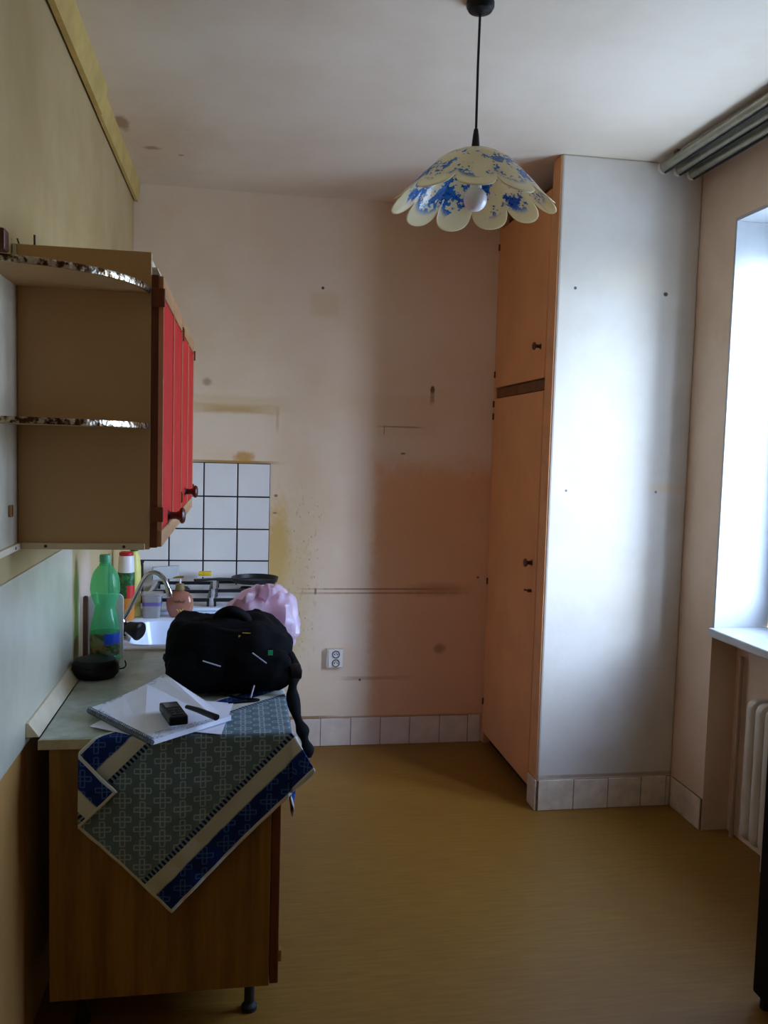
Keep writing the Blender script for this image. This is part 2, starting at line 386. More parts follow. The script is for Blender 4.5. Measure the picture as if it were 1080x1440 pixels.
# ------------------------------------------------------------------ builders
ORG = {}
def reg(o, org, parent=None):
    COL.objects.link(o); ORG[o] = Vector(org)
    if parent is not None:
        o.parent = parent; o.location = Vector(org) - ORG[parent]
    else: o.location = org
    return o
def tag(o, label=None, cat=None, group=None, kind=None):
    if label: o['label'] = label
    if cat: o['category'] = cat
    if group: o['group'] = group
    if kind: o['kind'] = kind
    return o
def thing(name, loc, label, cat, group=None):
    o = bpy.data.objects.new(name, None); o.empty_display_size = .05
    reg(o, loc); return tag(o, label, cat, group)
class G:
    def __init__(s): s.v = []; s.f = []; s.uv = {}
    def add(s, vs, fs):
        k = len(s.v); s.v += [Vector(p) for p in vs]; s.f += [tuple(i+k for i in f) for f in fs]; return s
    def box(s, x0, x1, y0, y1, z0, z1):
        return s.add([(x0,y0,z0),(x1,y0,z0),(x1,y1,z0),(x0,y1,z0),(x0,y0,z1),(x1,y0,z1),(x1,y1,z1),(x0,y1,z1)],
                     [(0,3,2,1),(4,5,6,7),(0,1,5,4),(1,2,6,5),(2,3,7,6),(3,0,4,7)])
    def loft(s, loops, cap0=True, cap1=True, closed=True):
        n = len(loops[0]); vs = [p for l in loops for p in l]; fs = []
        for i in range(len(loops)-1):
            for j in range(n if closed else n-1):
                a_, b_ = i*n+j, i*n+(j+1) % n
                fs.append((a_, b_, b_+n, a_+n))
        if cap0: fs.append(tuple(reversed(range(n))))
        if cap1: fs.append(tuple((len(loops)-1)*n+j for j in range(n)))
        return s.add(vs, fs)
    def prism(s, poly, d):      # poly: 3D points, extruded by d
        d = Vector(d); return s.loft([[Vector(p) for p in poly], [Vector(p)+d for p in poly]])
    def tube(s, path, r, n=10, caps=True, flat=None):
        path = [Vector(p) for p in path]; loops = []; up = Vector((0, 0, 1))
        for i, p in enumerate(path):
            t = (path[min(i+1, len(path)-1)] - path[max(i-1, 0)]).normalized()
            if i == 0:
                a_ = t.cross(up if abs(t.z) < .9 else Vector((1, 0, 0))).normalized()
            else:
                a_ = (a_ - t*a_.dot(t)).normalized()
            b_ = t.cross(a_); rr = r[i] if isinstance(r, (list, tuple)) else r
            fl = flat if flat else 1
            loops.append([p + a_*rr*math.cos(2*PI*k/n) + b_*rr*fl*math.sin(2*PI*k/n) for k in range(n)])
        return s.loft(loops, caps, caps)
    def lathe(s, prof, o, axis=(0, 0, 1), n=24, cap0=True, cap1=True, sx=1, sy=1):
        ax = Vector(axis).normalized(); a_ = ax.cross(Vector((0, 1, 0)) if abs(ax.y) < .9 else Vector((1, 0, 0))).normalized(); b_ = ax.cross(a_)
        if abs(ax.z) > .99: a_, b_ = Vector((1, 0, 0)), Vector((0, 1, 0)) * (1 if ax.z > 0 else -1)
        o = Vector(o)
        return s.loft([[o + ax*z + a_*r*sx*math.cos(2*PI*k/n) + b_*r*sy*math.sin(2*PI*k/n) for k in range(n)] for r, z in prof], cap0, cap1)
    def grid(s, fn, nu, nv):
        vs = [fn(i/nu, j/nv) for i in range(nu+1) for j in range(nv+1)]
        fs = [(i*(nv+1)+j, (i+1)*(nv+1)+j, (i+1)*(nv+1)+j+1, i*(nv+1)+j+1) for i in range(nu) for j in range(nv)]
        return s.add(vs, fs)
    def build(s, name, mat, parent=None, org=None, smooth=False, bevel=0, seg=2, label=None, cat=None, group=None, kind=None, uv=None, fix=True):
        if org is None:
            if parent is not None: org = ORG[parent]
            else:
                xs = [p.x for p in s.v]; ys = [p.y for p in s.v]; zs = [p.z for p in s.v]
                org = Vector(((min(xs)+max(xs))/2, (min(ys)+max(ys))/2, min(zs)))
        org = Vector(org)
        me = bpy.data.meshes.new(name); me.from_pydata([p-org for p in s.v], [], s.f)
        if fix:
            bm = bmesh.new(); bm.from_mesh(me); bmesh.ops.recalc_face_normals(bm, faces=bm.faces); bm.to_mesh(me); bm.free()
        if uv:
            L = me.uv_layers.new(name='UVMap')
            for lp in me.loops: L.data[lp.index].uv = uv[lp.vertex_index]
        if smooth:
            me.polygons.foreach_set('use_smooth', [True]*len(me.polygons)); me.set_sharp_from_angle(angle=math.radians(38))
        me.materials.append(mat); me.update()
        o = bpy.data.objects.new(name, me); reg(o, org, parent)
        if bevel:
            md = o.modifiers.new('bevel', 'BEVEL'); md.width = bevel; md.segments = seg; md.limit_method = 'ANGLE'
        return tag(o, label, cat, group, kind)
def bx(name, mat, b, parent=None, **k): return G().box(*b).build(name, mat, parent, **k)
def rrect(x0, x1, y0, y1, z, r, n=5):
    pts = []
    for cx, cy, a0 in ((x1-r, y1-r, 0), (x0+r, y1-r, PI/2), (x0+r, y0+r, PI), (x1-r, y0+r, 1.5*PI)):
        for i in range(n+1):
            a_ = a0 + PI/2*i/n; pts.append(Vector((cx+r*math.cos(a_), cy+r*math.sin(a_), z)))
    return pts
def spline(pts, n=8):
    """Catmull-Rom through points"""
    pts = [Vector(p) for p in pts]; out = []
    for i in range(len(pts)-1):
        p0, p1, p2, p3 = pts[max(i-1, 0)], pts[i], pts[i+1], pts[min(i+2, len(pts)-1)]
        for k in range(n):
            t = k/n
            out.append(.5*((2*p1)+(p2-p0)*t+(2*p0-5*p1+4*p2-p3)*t*t+(3*p1-p0-3*p2+p3)*t**3))
    return out + [pts[-1]]
def knob(g, base, axis, r, L):
    g.lathe([(r*.95, 0), (r*.62, L*.12), (r*.55, L*.45), (r*.75, L*.62), (r*1.25, L*.72), (r*1.3, L*.84), (r*1.05, L*.95), (r*.5, L)], base, axis, 16); return g

# ------------------------------------------------------------------ room shell
H, B, XW, YP, XR = 2.596, 4.067, 1.692, 3.240, 2.277
YR = -0.95                       # wall behind the camera
def struct(name, g, m, parent=None, **k): return g.build(name, m, parent, kind='structure' if parent is None else None, **k)
floor = struct('floor', G().box(-.1, 2.62, YR-.1, B+.1, -.1, 0), floor_m)
ceiling = struct('ceiling', G().box(-.1, 2.62, YR-.1, B+.1, H, H+.1), ceiling_m)
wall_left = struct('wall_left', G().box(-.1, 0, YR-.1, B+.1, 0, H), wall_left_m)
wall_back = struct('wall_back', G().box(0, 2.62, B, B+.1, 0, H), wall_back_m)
struct('wall_front', G().box(0, 2.62, YR-.1, YR, 0, H), ceiling_m)
NX = 2.385                       # back of the radiator niche
wr = G()
wr.box(XR, 2.62, WY1+.012, B, 0, H)              # far pier
wr.box(XR, 2.62, YR, WY0, 0, H)                  # near pier
wr.box(XR, 2.62, WY0, WY1+.012, WZ1, H)          # lintel
wr.box(NX, 2.62, WY0, WY1+.012, 0, WZ0-.03)      # parapet behind the radiator
wall_right = struct('wall_right', wr, wall_right_m)
struct('wall_pillar', G().box(XW, XR, YP, YP+.092, 0, H), pillar_m, bevel=.008)

rv = G(); rv.box(XR+.0005, 2.499, WY1+.0005, WY1+.0115, WZ0-.03, WZ1-.0125); rv.box(XR+.0005, 2.499, WY0, WY1+.0115, WZ1-.012, WZ1-.0005); rv.box(XR+.0005, 2.499, WY0-.0005, WY0+.0015, WZ0-.03, WZ1-.0125)
struct('trim_5', rv, paint_w, label='white plastered lining of the window reveal')
# window: frame, two sashes with panes, sill
win = thing('window_1', (2.5, WY0, WZ0), None, None); win['kind'] = 'structure'; win['label'] = 'tall white double casement window in the right wall'
def rectframe(g, x0, x1, y0, y1, z0, z1, w):
    g.box(x0, x1, y0, y0+w, z0, z1); g.box(x0, x1, y1-w, y1, z0, z1); g.box(x0, x1, y0+w, y1-w, z0, z0+w); g.box(x0, x1, y0+w, y1-w, z1-w, z1)
    return g
rectframe(G(), 2.50, 2.57, WY0+.002, WY1-.001, WZ0, WZ1-.013, .05).build('window_frame', window_m, win, bevel=.004)
ym = (WY0+WY1)/2
G().box(2.49, 2.57, ym-.035, ym+.035, WZ0+.05, WZ1-.05).build('mullion', window_m, win, bevel=.004)
for y0, y1 in ((WY0+.05, ym-.035), (ym+.035, WY1-.05)):
    s_ = rectframe(G(), 2.505, 2.555, y0, y1, WZ0+.05, WZ1-.05, .055).build('sash', window_m, win, bevel=.004)
    G().box(2.528, 2.533, y0+.05, y1-.05, WZ0+.10, WZ1-.10).build('pane', glass_m, s_)
G().box(2.485, 2.505, ym-.012, ym+.012, 1.45, 1.56).build('window_handle', chrome, win, bevel=.004)
sill = struct('window_sill', G().box(2.250, 2.50, WY0+.004, WY1-.002, WZ0-.032, WZ0), paint_w, bevel=.005)
sill['label'] = 'white painted window sill above the radiator'

# ceiling trim on the left wall: two lengths of board
t1 = G().prism([(0.007, YR, 2.515), (.024, YR, 2.513), (.042, YR, H), (.007, YR, H)], (0, 3.02-YR, 0)); struct('trim_1', t1, cream_trim)
t2 = G().prism([(0.006, 3.023, 2.515), (.019, 3.023, 2.515), (.028, 3.023, H), (.006, 3.023, H)], (0, B-3.03, 0)); struct('trim_2', t2, cream_trim)

# cream board on the lower left wall with its upstand strip
struct('trim_3', G().prism([(.0005, 1.0, .742), (.006, 1.0, .742), (.006, 1.0, 1.146), (.0005, 1.0, 1.146)], (0, 1.612, 0)), cream, label='glossy cream board fixed to the left wall above the worktop')
struct('trim_4', G().prism([(.0065, 2.052, .7595), (.036, 2.052, .7595), (.012, 2.052, .792), (.0065, 2.052, .792)], (0, .55, 0)), strip_m, label='cream cove strip between wall board and worktop')

# tiled skirtings: backing plus single tiles
def skirting(name, axis, a0, fixed, out, h, edges, mat, zs=0):
    """axis 'x': tiles along x on plane y=fixed (facing -y); axis 'y': along y on plane x=fixed (facing -x)"""
    p = G()
    if axis == 'x': p.box(edges[0], edges[-1], fixed-.005, fixed-.0005, .0, h)
    else: p.box(fixed-.005, fixed-.0005, edges[0], edges[-1], 0, h)
    root = p.build(name, grout_w, kind='structure')
    for i in range(len(edges)-1):
        a_, b_ = edges[i]+.0014, edges[i+1]-.0014; k = random.uniform(-.0006, .0008); dz = random.uniform(-.0015, .0015)
        g = G()
        if axis == 'x': g.box(a_, b_, fixed-.010-k, fixed-.0048, .001, h+dz)
        else: g.box(fixed-.010-k, fixed-.0048, a_, b_, .001, h+dz)
        g.build('tile', mat, root, bevel=.0015)
    return root
skirting('baseboard_back', 'x', 0, B, 1, .136, [.595, .741, .888, 1.035, 1.181, 1.327, 1.478, 1.622, 1.684], btile_m)
skirting('baseboard_pillar', 'x', 0, YP, 1, .124, [1.694, 1.846, 1.995, 2.139, 2.250, 2.268], btile2_m)
skirting('baseboard_pillar_side', 'y', 0, XW, 1, .124, [3.232, 3.330], btile2_m)
skirting('baseboard_right', 'y', 0, XR, 1, .124, [2.995, 3.11, 3.226], btile2_m)

# wall tiles above the cooker: each tile a piece of the back wall
tw = G().box(.012, .626, B-.006, B-.0005, .60, 1.361).build('tile_backing', grout_b, wall_back)
xs = [.015, .167, .322, .476, .626]; zs = [.603, .753, .903, 1.052, 1.204, 1.361]
for i in range(4):
    for j in range(5):
        k = random.uniform(0, .0008)
        G().box(xs[i]+.0032, xs[i+1]-.0032, B-.0115-k, B-.0058, zs[j]+.0032, zs[j+1]-.0032).build('tile', tile_m, wall_back, bevel=.0015)

# ------------------------------------------------------------------ built-in wardrobe
wd = thing('built_in_wardrobe', (XW+.2, 3.7, 0), 'tall peach painted built-in wardrobe with two stacked doors beside the white pillar', 'wardrobe')
fr = G()
fr.box(XW+.004, XW+.04, B-.034, B-.002, .0, H-.002)          # left post against the back wall
fr.box(XW+.012, XW+.05, YP+.0925, YP+.102, .13, H-.002)      # right post
fr.build('frame', frame_m, wd, bevel=.003)
G().box(XW+.010, XW+.05, YP+.103, B-.035, 1.704, 1.748).build('cross_rail', brownbatten, wd, bevel=.002)
G().box(XW+.30, XW+.31, YP+.10, B-.002, .02, H-.002).build('back_panel', interior_shade, wd)
G().box(XW+.04, XW+.06, YP+.102, B-.034, .0, .055).build('plinth', interior_shade, wd)
G().box(XW+.06, XW+.20, YP+.102, B-.034, 2.545, 2.56).build('top_board', brownbatten, wd)
G().box(XW-.004, XW-.0003, YP+.006, YP+.0915, .126, H-.003).build('jamb_casing', frame_m, wd, bevel=.001)
d_lo = G().box(XW-.002, XW+.020, YP+.108, B-.038, .060, 1.700).build('door', peach, wd, bevel=.004, label='lower door, taller')
d_up = G().box(XW-.002, XW+.020, YP+.108, B-.038, 1.752, 2.496).build('door', peach, wd, bevel=.004, label='upper door')
knob(G(), (XW-.002, 3.405, 1.882), (-1, 0, 0), .013, .034).build('knob', darkwood, d_up, smooth=True)
knob(G(), (XW-.002, 3.405, .990), (-1, 0, 0), .014, .034).build('knob', darkwood, d_lo, smooth=True)
G().box(XW-.018, XW-.002, 3.392, 3.400, .868, .880).tube([(XW-.016, 3.396, .874), (XW-.020, 3.43, .872)], .004, 8).build('latch', darkwood, d_lo)
for z in (1.66, 1.60): G().lathe([(.005, 0), (.005, .03)], (XW-.004, B-.036, z), n=8).build('hinge', darkwood, d_lo)
for z in (1.80, 2.40): G().lathe([(.005, 0), (.005, .03)], (XW-.004, B-.036, z), n=8).build('hinge', darkwood, d_up)
for z in (.20, .80): G().lathe([(.005, 0), (.005, .03)], (XW-.004, B-.036, z), n=8).build('hinge', darkwood, d_lo)

# ------------------------------------------------------------------ base cabinets, worktop, sink, cooker
ZT = .7585
def base_unit(y0, y1, label, end_panel, xfront=.598):
    t = thing('base_cabinet', (.32, (y0+y1)/2, 0), label, 'cabinet', 'base cabinets along the left wall')
    G().box(.058, .575, y0, y0+.016, .114, ZT-.0255).build('end_panel', oak if end_panel else white_lam, t, bevel=.001)
    G().box(.058, .575, y1-.016, y1, .114, ZT-.0255).build('end_panel', white_lam, t)
    G().box(.058, .575, y0+.0165, y1-.0165, .114, .130).build('bottom_panel', white_lam, t)
    G().box(.058, .066, y0+.0165, y1-.0165, .131, ZT-.0255).build('back_panel', white_lam, t)
    ym = (y0+y1)/2
    for a_, b_ in ((y0+.001, ym-.002), (ym+.002, y1-.001)):
        d = G().box(.5765, xfront, a_, b_, .118, ZT-.034).build('door', redwood, t, bevel=.002)
        ky = b_-.04 if a_ < ym-.01 and a_ == y0+.001 else a_+.04
        knob(G(), (xfront, ky, .60), (1, 0, 0), .012, .03).build('knob', darkwood, d, smooth=True)
    for lx in (.12, .53):
        for ly in (y0+.085, y1-.085):
            G().lathe([(.020, 0), (.020, .012), (.013, .02), (.013, .1135)], (lx, ly, 0), n=14).build('leg', rubber, t, smooth=True)
    return t
c0 = base_unit(2.050, 2.888, 'oak veneered base cabinet under the draped towel, its side panel facing us', True)
G().box(.598, .606, 2.056, 2.075, .17, .20).build('hinge_cup', brass, c0, bevel=.002)
base_unit(2.892, 3.452, 'base cabinet under the white enamel sink, mostly hidden behind the towel', False)
wt = G().box(.0365, .612, 2.040, 2.895, ZT-.025, ZT).build('worktop', worktop_m, bevel=.004, label='grey-green marbled worktop with papers and bag on it', cat='worktop')
G().box(.0365, .612, 2.0345, 2.0398, ZT-.024, ZT-.001).build('edge_band', simple('tan_edge_band', (178, 160, 122), .5, mott=.12, scale=20), wt)
# sink: enamel top with a rounded basin
sx0, sx1, sy0, sy1 = .008, .612, 2.897, 3.455
loops = [rrect(sx0, sx1, sy0, sy1, ZT-.012, .02), rrect(sx0, sx1, sy0, sy1, ZT+.006, .02), rrect(sx0+.006, sx1-.006, sy0+.006, sy1-.006, ZT+.011, .02),
         rrect(.112, .545, 2.935, 3.365, ZT+.011, .07), rrect(.120, .537, 2.943, 3.357, ZT+.004, .07), rrect(.132, .525, 2.957, 3.345, ZT-.10, .07),
         rrect(.16, .50, 2.985, 3.317, ZT-.135, .06), rrect(.32, .34, 3.14, 3.16, ZT-.14, .009)]
sk = thing('sink', (.31, 3.17, ZT-.14), 'white enamel kitchen sink with rounded basin behind the backpack', 'sink')
G().loft(loops, False, True).build('basin', enamel, sk, smooth=True)
G().lathe([(.03, 0), (.03, .003), (.022, .004)], (.33, 3.15, ZT-.1395), n=20).build('drain', chrome, sk, smooth=True)
G().box(.0365, .612, 2.8955, 2.8965, ZT-.012, ZT+.004).build('front_shadow_line', strip_m, sk)  # thin strip that colours in the shadow line along the sink front
# tap
tp = thing('tap', (.085, 3.06, ZT+.011), 'chrome gooseneck tap with a black handle over the sink', 'tap')
G().lathe([(.024, 0), (.024, .006), (.017, .012), (.016, .055), (.013, .062)], (.088, 3.06, ZT+.0115), n=20).build('body', chrome, tp, smooth=True)
sp_ = spline([(.088, 3.06, .825), (.112, 3.055, .865), (.137, 3.05, .918), (.165, 3.045, .975), (.195, 3.04, .998), (.225, 3.035, .985), (.245, 3.03, .950), (.256, 3.03, .915)], 6)
G().tube(sp_, .0085, 12).build('spout', chrome, tp, smooth=True)
G().lathe([(.0095, 0), (.0115, .006), (.0115, .03), (.0095, .034)], (.246, 3.03, .947), (.28, 0, -.96), 16).build('aerator', chrome, tp, smooth=True)
ax = Vector((.78, -.45, -.22)).normalized(); hb = Vector((.098, 3.05, .812))
hd = G().lathe([(.012, 0), (.013, .012), (.020, .018), (.027, .045), (.033, .060), (.033, .066), (.026, .072)], hb, ax, 18).build('handle', black_pl, tp, smooth=True)
# cooker
ck = thing('cooker', (.35, 3.76, 0), 'white gas cooker with black pan grates in front of the wall tiles', 'cooker')
G().box(.10, .655, 3.475, 4.045, .02, .778).build('body', enamel, ck, bevel=.006)
G().box(.095, .665, 3.470, 4.050, .7785, .792).build('hob', enamel, ck, bevel=.004)
G().box(.6555, .672, 3.49, 4.03, .16, .62).build('oven_door', enamel, ck, bevel=.006)
G().tube([(.69, 3.53, .59), (.69, 3.99, .59)], .008, 10).build('oven_handle', chrome, ck, smooth=True)
for i in range(5): knob(G(), (.656, 3.55+i*.105, .70), (1, 0, 0), .016, .025).build('control_knob', black_pl, ck, smooth=True)
for cx, cy in ((.24, 3.62), (.24, 3.90), (.52, 3.62), (.52, 3.90)):
    G().lathe([(.032, 0), (.032, .006), (.026, .009), (.024, .014), (.01, .015)], (cx, cy, .7925), n=18).build('burner', iron_b, ck, smooth=True)
for gx0, gx1, ys_ in ((.130, .372, (3.50, 3.70, 3.93)), (.388, .652, (3.50, 3.72, 3.96))):
    g = G()
    for y in ys_: g.box(gx0, gx1, y-.006, y+.006, .812, .826)
    for x in (gx0+.006, gx1-.006): g.box(x-.004, x+.004, ys_[0]+.007, ys_[2]-.007, .814, .824)
    for x in (gx0+.006, gx1-.006):
        for y in ys_: g.box(x-.005, x+.005, y-.005, y+.005, .7925, .813)
    g.build('pan_grate', iron_b, ck, bevel=.001)
# dark pan handle like bar on the rear right burner
pan = thing('frying_pan', (.55, 3.90, .8275), 'flat black pan on the rear right burner beside the yellow stain', 'pan')
G().lathe([(.0, 0), (.085, 0), (.10, .004), (.106, .024), (.102, .024), (.095, .006), (.0, .004)], (.56, 3.90, .8275), n=28, cap0=False, cap1=False).build('body', iron_b, pan, smooth=True)
G().tube([(.455, 3.86, .848), (.40, 3.83, .853), (.30, 3.77, .856)], [.009, .010, .011], 10, flat=.6).build('handle', black_pl, pan, smooth=True)
# yellow sponge on a white wire stand
ss = thing('sponge_stand', (.33, 3.99, .8265), 'small white wire stand at the back of the cooker holding the sponge', 'stand')
g = G()
for y in (3.972, 4.008): g.tube([(.302, y, .8265), (.304, y, .842), (.366, y, .842), (.368, y, .8265)], .0025, 8)
for x in (.315, .335, .355): g.tube([(x, 3.972, .842), (x, 4.008, .842)], .002, 8)
g.build('wire_frame', white_pl, ss, smooth=True)
G().box(.306, .364, 3.972, 4.010, .8448, .862).build('sponge', yellow_m, bevel=.004, label='yellow sponge on the wire stand behind the cooker grates', cat='sponge')

# ------------------------------------------------------------------ upper cabinets and corner shelf
ZB, ZU, DU, Y0 = 1.2093, 1.8627, .2894, 1.9712
def upper_unit(y0, y1, label, first):
    t = thing('wall_cabinet', (.15, (y0+y1)/2, ZB), label, 'cabinet', 'red wall cabinets')
    G().box(.0105, DU, y0, y0+.016, ZB, ZU).build('end_panel', lam if first else white_lam, t, bevel=.0015)
    G().box(.0105, DU, y1-.016, y1, ZB, ZU).build('end_panel', lam, t, bevel=.0015)
    G().box(.0105, DU, y0+.0165, y1-.0165, ZB+.002, ZB+.018).build('bottom_panel', white_lam, t)
    G().box(.0105, DU, y0+.0165, y1-.0165, ZU-.03, ZU-.014).build('top_panel', white_lam, t)
    G().box(.002, .010, y0, y1, ZB, ZU).build('back_panel', white_lam, t)
    ym = (y0+y1)/2; z0, z1 = ZB+.004, 1.815
    for i, (a_, b_) in enumerate(((y0+.001, ym-.0015), (ym+.0015, y1-.001))):
        d = G().box(DU+.001, DU+.016, a_, b_, z0, z1).build('door', redwood, t, bevel=.001)
        G().box(DU+.0162, DU+.024, a_+.007, b_-.007, z0+.040, z1-.045).build('red_panel', red, d, bevel=.001)
        for za, zb in ((z0+.002, z0+.038), (z1-.043, z1-.002)):
            G().box(DU+.0162, DU+.026, a_+.002, b_-.002, za, zb).build('rail', railwood, d, bevel=.0015)
        for ya in (a_+.0006, b_-.0066):
            G().box(DU+.0162, DU+.0265, ya, ya+.006, z0+.0395, z1-.0445).build('edge_strip', door_edge, d)
        if i == 0:
            knob(G(), (DU+.024, b_-.11, 1.270 if first else 1.295), (1, 0, 0), .0155, .042).build('knob', darkwood, d, smooth=True)
            for za, zb in ((1.272, 1.305), (1.745, 1.785)):
                G().box(DU+.0005, DU+.030, a_-.010, a_-.0015, za, zb).build('hinge_block', redwood, d, bevel=.002)
        else:
            for za, zb in ((1.275, 1.30), (1.745, 1.78)): G().box(DU+.017, DU+.032, b_-.0005, b_+.006, za, zb).build('hinge_block', redwood, d, bevel=.002)
    return t
u1 = upper_unit(Y0, 2.595, 'nearer wall cabinet, tan side panel and red doors, behind the corner shelf', True)
upper_unit(2.607, 3.205, 'farther red-doored wall cabinet, nearest the back wall tiles', False)
G().box(DU-.06, DU+.012, Y0+.01, Y0+.20, ZU-.035, ZU-.0305).build('loose_edging', strip_m, u1)
for y_, h_ in ((Y0+.02, .02),): G().tube([(.012, y_, ZU), (.010, y_-.012, ZU+.012)], .002, 6).build('wire_hook', stain_dark, u1)
G().tube([(.045, Y0+.008, ZU), (.045, Y0+.008, ZU+.022)], .0022, 6).build('nail', stain_dark, u1)
# corner shelf
cs = thing('corner_shelf', (.1, 1.85, ZB), 'open quarter-round corner shelf with shiny beaded edging at the cabinet side', 'shelf')
yb = Y0-.0008; RS = .272
G().box(.001, .0100, 1.66, yb, ZB, 1.80).build('back_panel', simple('aged_white_laminate', (196, 180, 152), .55), cs, bevel=.001)
for z, tk in ((1.774, .012), (1.479, .011)):
    poly = [Vector((.0105, yb, z))] + [Vector((.0105+RS*math.cos(a_), yb-RS*math.sin(a_), z)) for a_ in [i*PI/2/18 for i in range(19)]]
    bd = G().prism(poly, (0, 0, tk)).build('shelf_board', lam, cs)
    g = G(); lo = []
    for i in range(37):
        a_ = i*PI/2/36; c_, s_ = math.cos(a_), math.sin(a_)
        lo.append([Vector((.0105+(RS+q)*c_, yb-(RS+q)*s_-.0002, z+w)) for q, w in ((.0003, -.001), (.004, -.0005), (.0055, tk*.5), (.004, tk+.0005), (.0003, tk+.001))])
    g.loft(lo).build('metal_edging', bead_m, bd, smooth=True)
G().box(.0105, DU-.01, yb-.008, yb, ZB, ZB+.014).build('bottom_batten', strip_m, cs, bevel=.001)
G().box(.0105, .0185, 1.66, yb-.0085, ZB, ZB+.014).build('bottom_batten', strip_m, cs, bevel=.001)
for x in (.07, .235): G().lathe([(.0035, 0), (.0035, .001)], (x, yb-.008, ZB+.007), (0, -1, 0), 10).build('screw', stain_dark, cs)
G().lathe([(.0035, 0), (.0035, .001)], (.0185, 1.92, ZB+.007), (1, 0, 0), 10).build('screw', stain_dark, cs)
G().box(.0105, .016, 1.895, 1.915, ZB+.075, ZB+.10).build('wall_bracket', brass, cs, bevel=.002)
G().box(.0105, .06, 1.68, 1.715, 1.790, 1.83).build('end_block', darkwood, cs, bevel=.004)

# ------------------------------------------------------------------ pendant lamp
LX, LY = 1.076, 2.227
lp = thing('pendant_lamp', (LX, LY, H), 'ceiling pendant lamp with ruffled cream shade printed with blue flowers', 'lamp')
G().lathe([(.036, 0), (.036, -.012), (.030, -.022), (.012, -.028), (.006, -.030)], (LX, LY, H-.0003), n=24).build('ceiling_rose', black_pl, lp, smooth=True)
G().tube([(LX, LY, H-.028), (LX-.001, LY, 2.44), (LX, LY, 2.270)], .0034, 8).build('cord', black_pl, lp, smooth=True)
G().lathe([(.0055, .056), (.008, .04), (.012, .0), (.013, -.006)], (LX, LY, 2.224), n=18).build('socket_cover', black_pl, lp, smooth=True)
prof = spline([(.012, 2.2255, 0), (.045, 2.221, 0), (.085, 2.203, 0), (.12, 2.173, 0), (.15, 2.146, 0), (.178, 2.117, 0), (.205, 2.096, 0)], 5)
NL = 11; na = 264; uvs = []
def shade_pt(i, j):
    a_ = 2*PI*i; k = j*(len(prof)-1); k0 = min(int(k), len(prof)-2); p = prof[k0].lerp(prof[k0+1], k-k0)
    w = max(0, (j-.38)/.62)**1.5
    c = abs(math.cos(NL*a_/2 + .5))          # scallops: round lobes between sharp inward folds
    ir = 1 + .35*math.sin(3*a_+1.0)*w*.3
    r = p[0]*(1 + w*(.21*(c-.72))*ir)
    z = p[1] - w*(.040*(c-.5)) + w*.006*math.sin(2*a_+.7)
    sl = w*.06*math.sin(NL*a_+1.0)             # folds lean a little
    return Vector((LX+r*math.cos(a_+sl), LY+r*math.sin(a_+sl), z))
gs = G().grid(shade_pt, na, 40)
uvs = [(i/na, j/40) for i in range(na+1) for j in range(41)]
sh = gs.build('shade', shade_m, lp, smooth=False, uv=uvs, fix=False)
sh.data.polygons.foreach_set('use_smooth', [True]*len(sh.data.polygons))
md = sh.modifiers.new('thickness', 'SOLIDIFY'); md.thickness = .0025; md.offset = 0
G().lathe([(.013, .070), (.014, .035)]+[(.0305*math.sin(q), -.014+.0305*math.cos(q)) for q in [.55+(PI-.55)*k/14 for k in range(14)]]+[(.0004, -.0445)], (LX+.0, LY-.015, 2.112), n=28, cap1=False).build('bulb', simple('opal_glass', (236, 234, 238), .12), lp, smooth=True)

# ------------------------------------------------------------------ curtain rail
cr = thing('curtain_rail', (2.16, 2.4, H), 'triple aluminium curtain rail on the ceiling by the window wall', 'curtain rail')
for (a_, b_), r_ in (((((2.088, 3.205, 2.562), (2.105, .6, 2.578))), .021), ((((2.150, 3.205, 2.556), (2.168, .6, 2.574))), .019), ((((2.208, 3.205, 2.548), (2.232, .6, 2.560))), .021)):
    a_, b_ = Vector(a_), Vector(b_)
    rl = G().tube([a_, a_.lerp(b_, .5), b_], r_, 14).build('rail', alu, cr, smooth=True)
    G().box(a_.x-.004, a_.x+.004, .6, 3.19, a_.z-r_-.0035, a_.z-r_+.002).build('track_lip', rubber, rl)
    t_ = (a_-b_).normalized()
    G().lathe([(r_+.002, -.012), (r_+.002, .003), (r_*.5, .006)], a_, t_, 14).build('end_cap', offw_pl, rl, smooth=True)
for y in (3.10, 2.2, 1.3): G().box(2.08, 2.24, y-.012, y+.012, 2.572, H-.0005).build('bracket', brownbatten, cr, bevel=.002)

# ------------------------------------------------------------------ radiator
rd = thing('radiator', (2.31, 2.5, 0), 'white column radiator in the niche under the window sill', 'radiator')
def rad_section(y):
    g = G(); x0, x1, w = 2.275, 2.372, .022; loops = []
    # side outline (rounded slab) thickened along y with a waist of two columns
    out = []
    for cx, cz, a0 in ((x1-.035, .565, 0), (x0+.035, .565, PI/2), (x0+.035, .115, PI), (x1-.035, .115, 1.5*PI)):
        for i in range(7):
            a_ = a0+PI/2*i/6; out.append((cx+.035*math.cos(a_), cz+.035*math.sin(a_)))
    cxm, czm = (x0+x1)/2, .34
    for k, s_ in ((-1, .80), (-.7, .94), (0, 1.0), (.7, .94), (1, .80)):
        loops.append([Vector((cxm+(p-cxm)*s_, y+k*w, czm+(q-czm)*(1-(1-s_)*.25))) for p, q in out])
    return g.loft(loops)
s0 = rad_section(2.728).build('section', iron_w, rd, smooth=True)
for i in range(1, 12):
    o = s0.copy(); COL.objects.link(o); o.location = s0.location + Vector((0, -.0545*i, 0)); ORG[o] = ORG[s0]
for z in (.565, .115): G().tube([(2.323, 2.03, z), (2.323, 2.75, z)], .016, 12).build('header_pipe', iron_w, rd, smooth=True)
for y in (2.65, 2.2): G().box(2.308, 2.338, y-.008, y+.008, .0, .09).build('foot', iron_w, rd, bevel=.003)
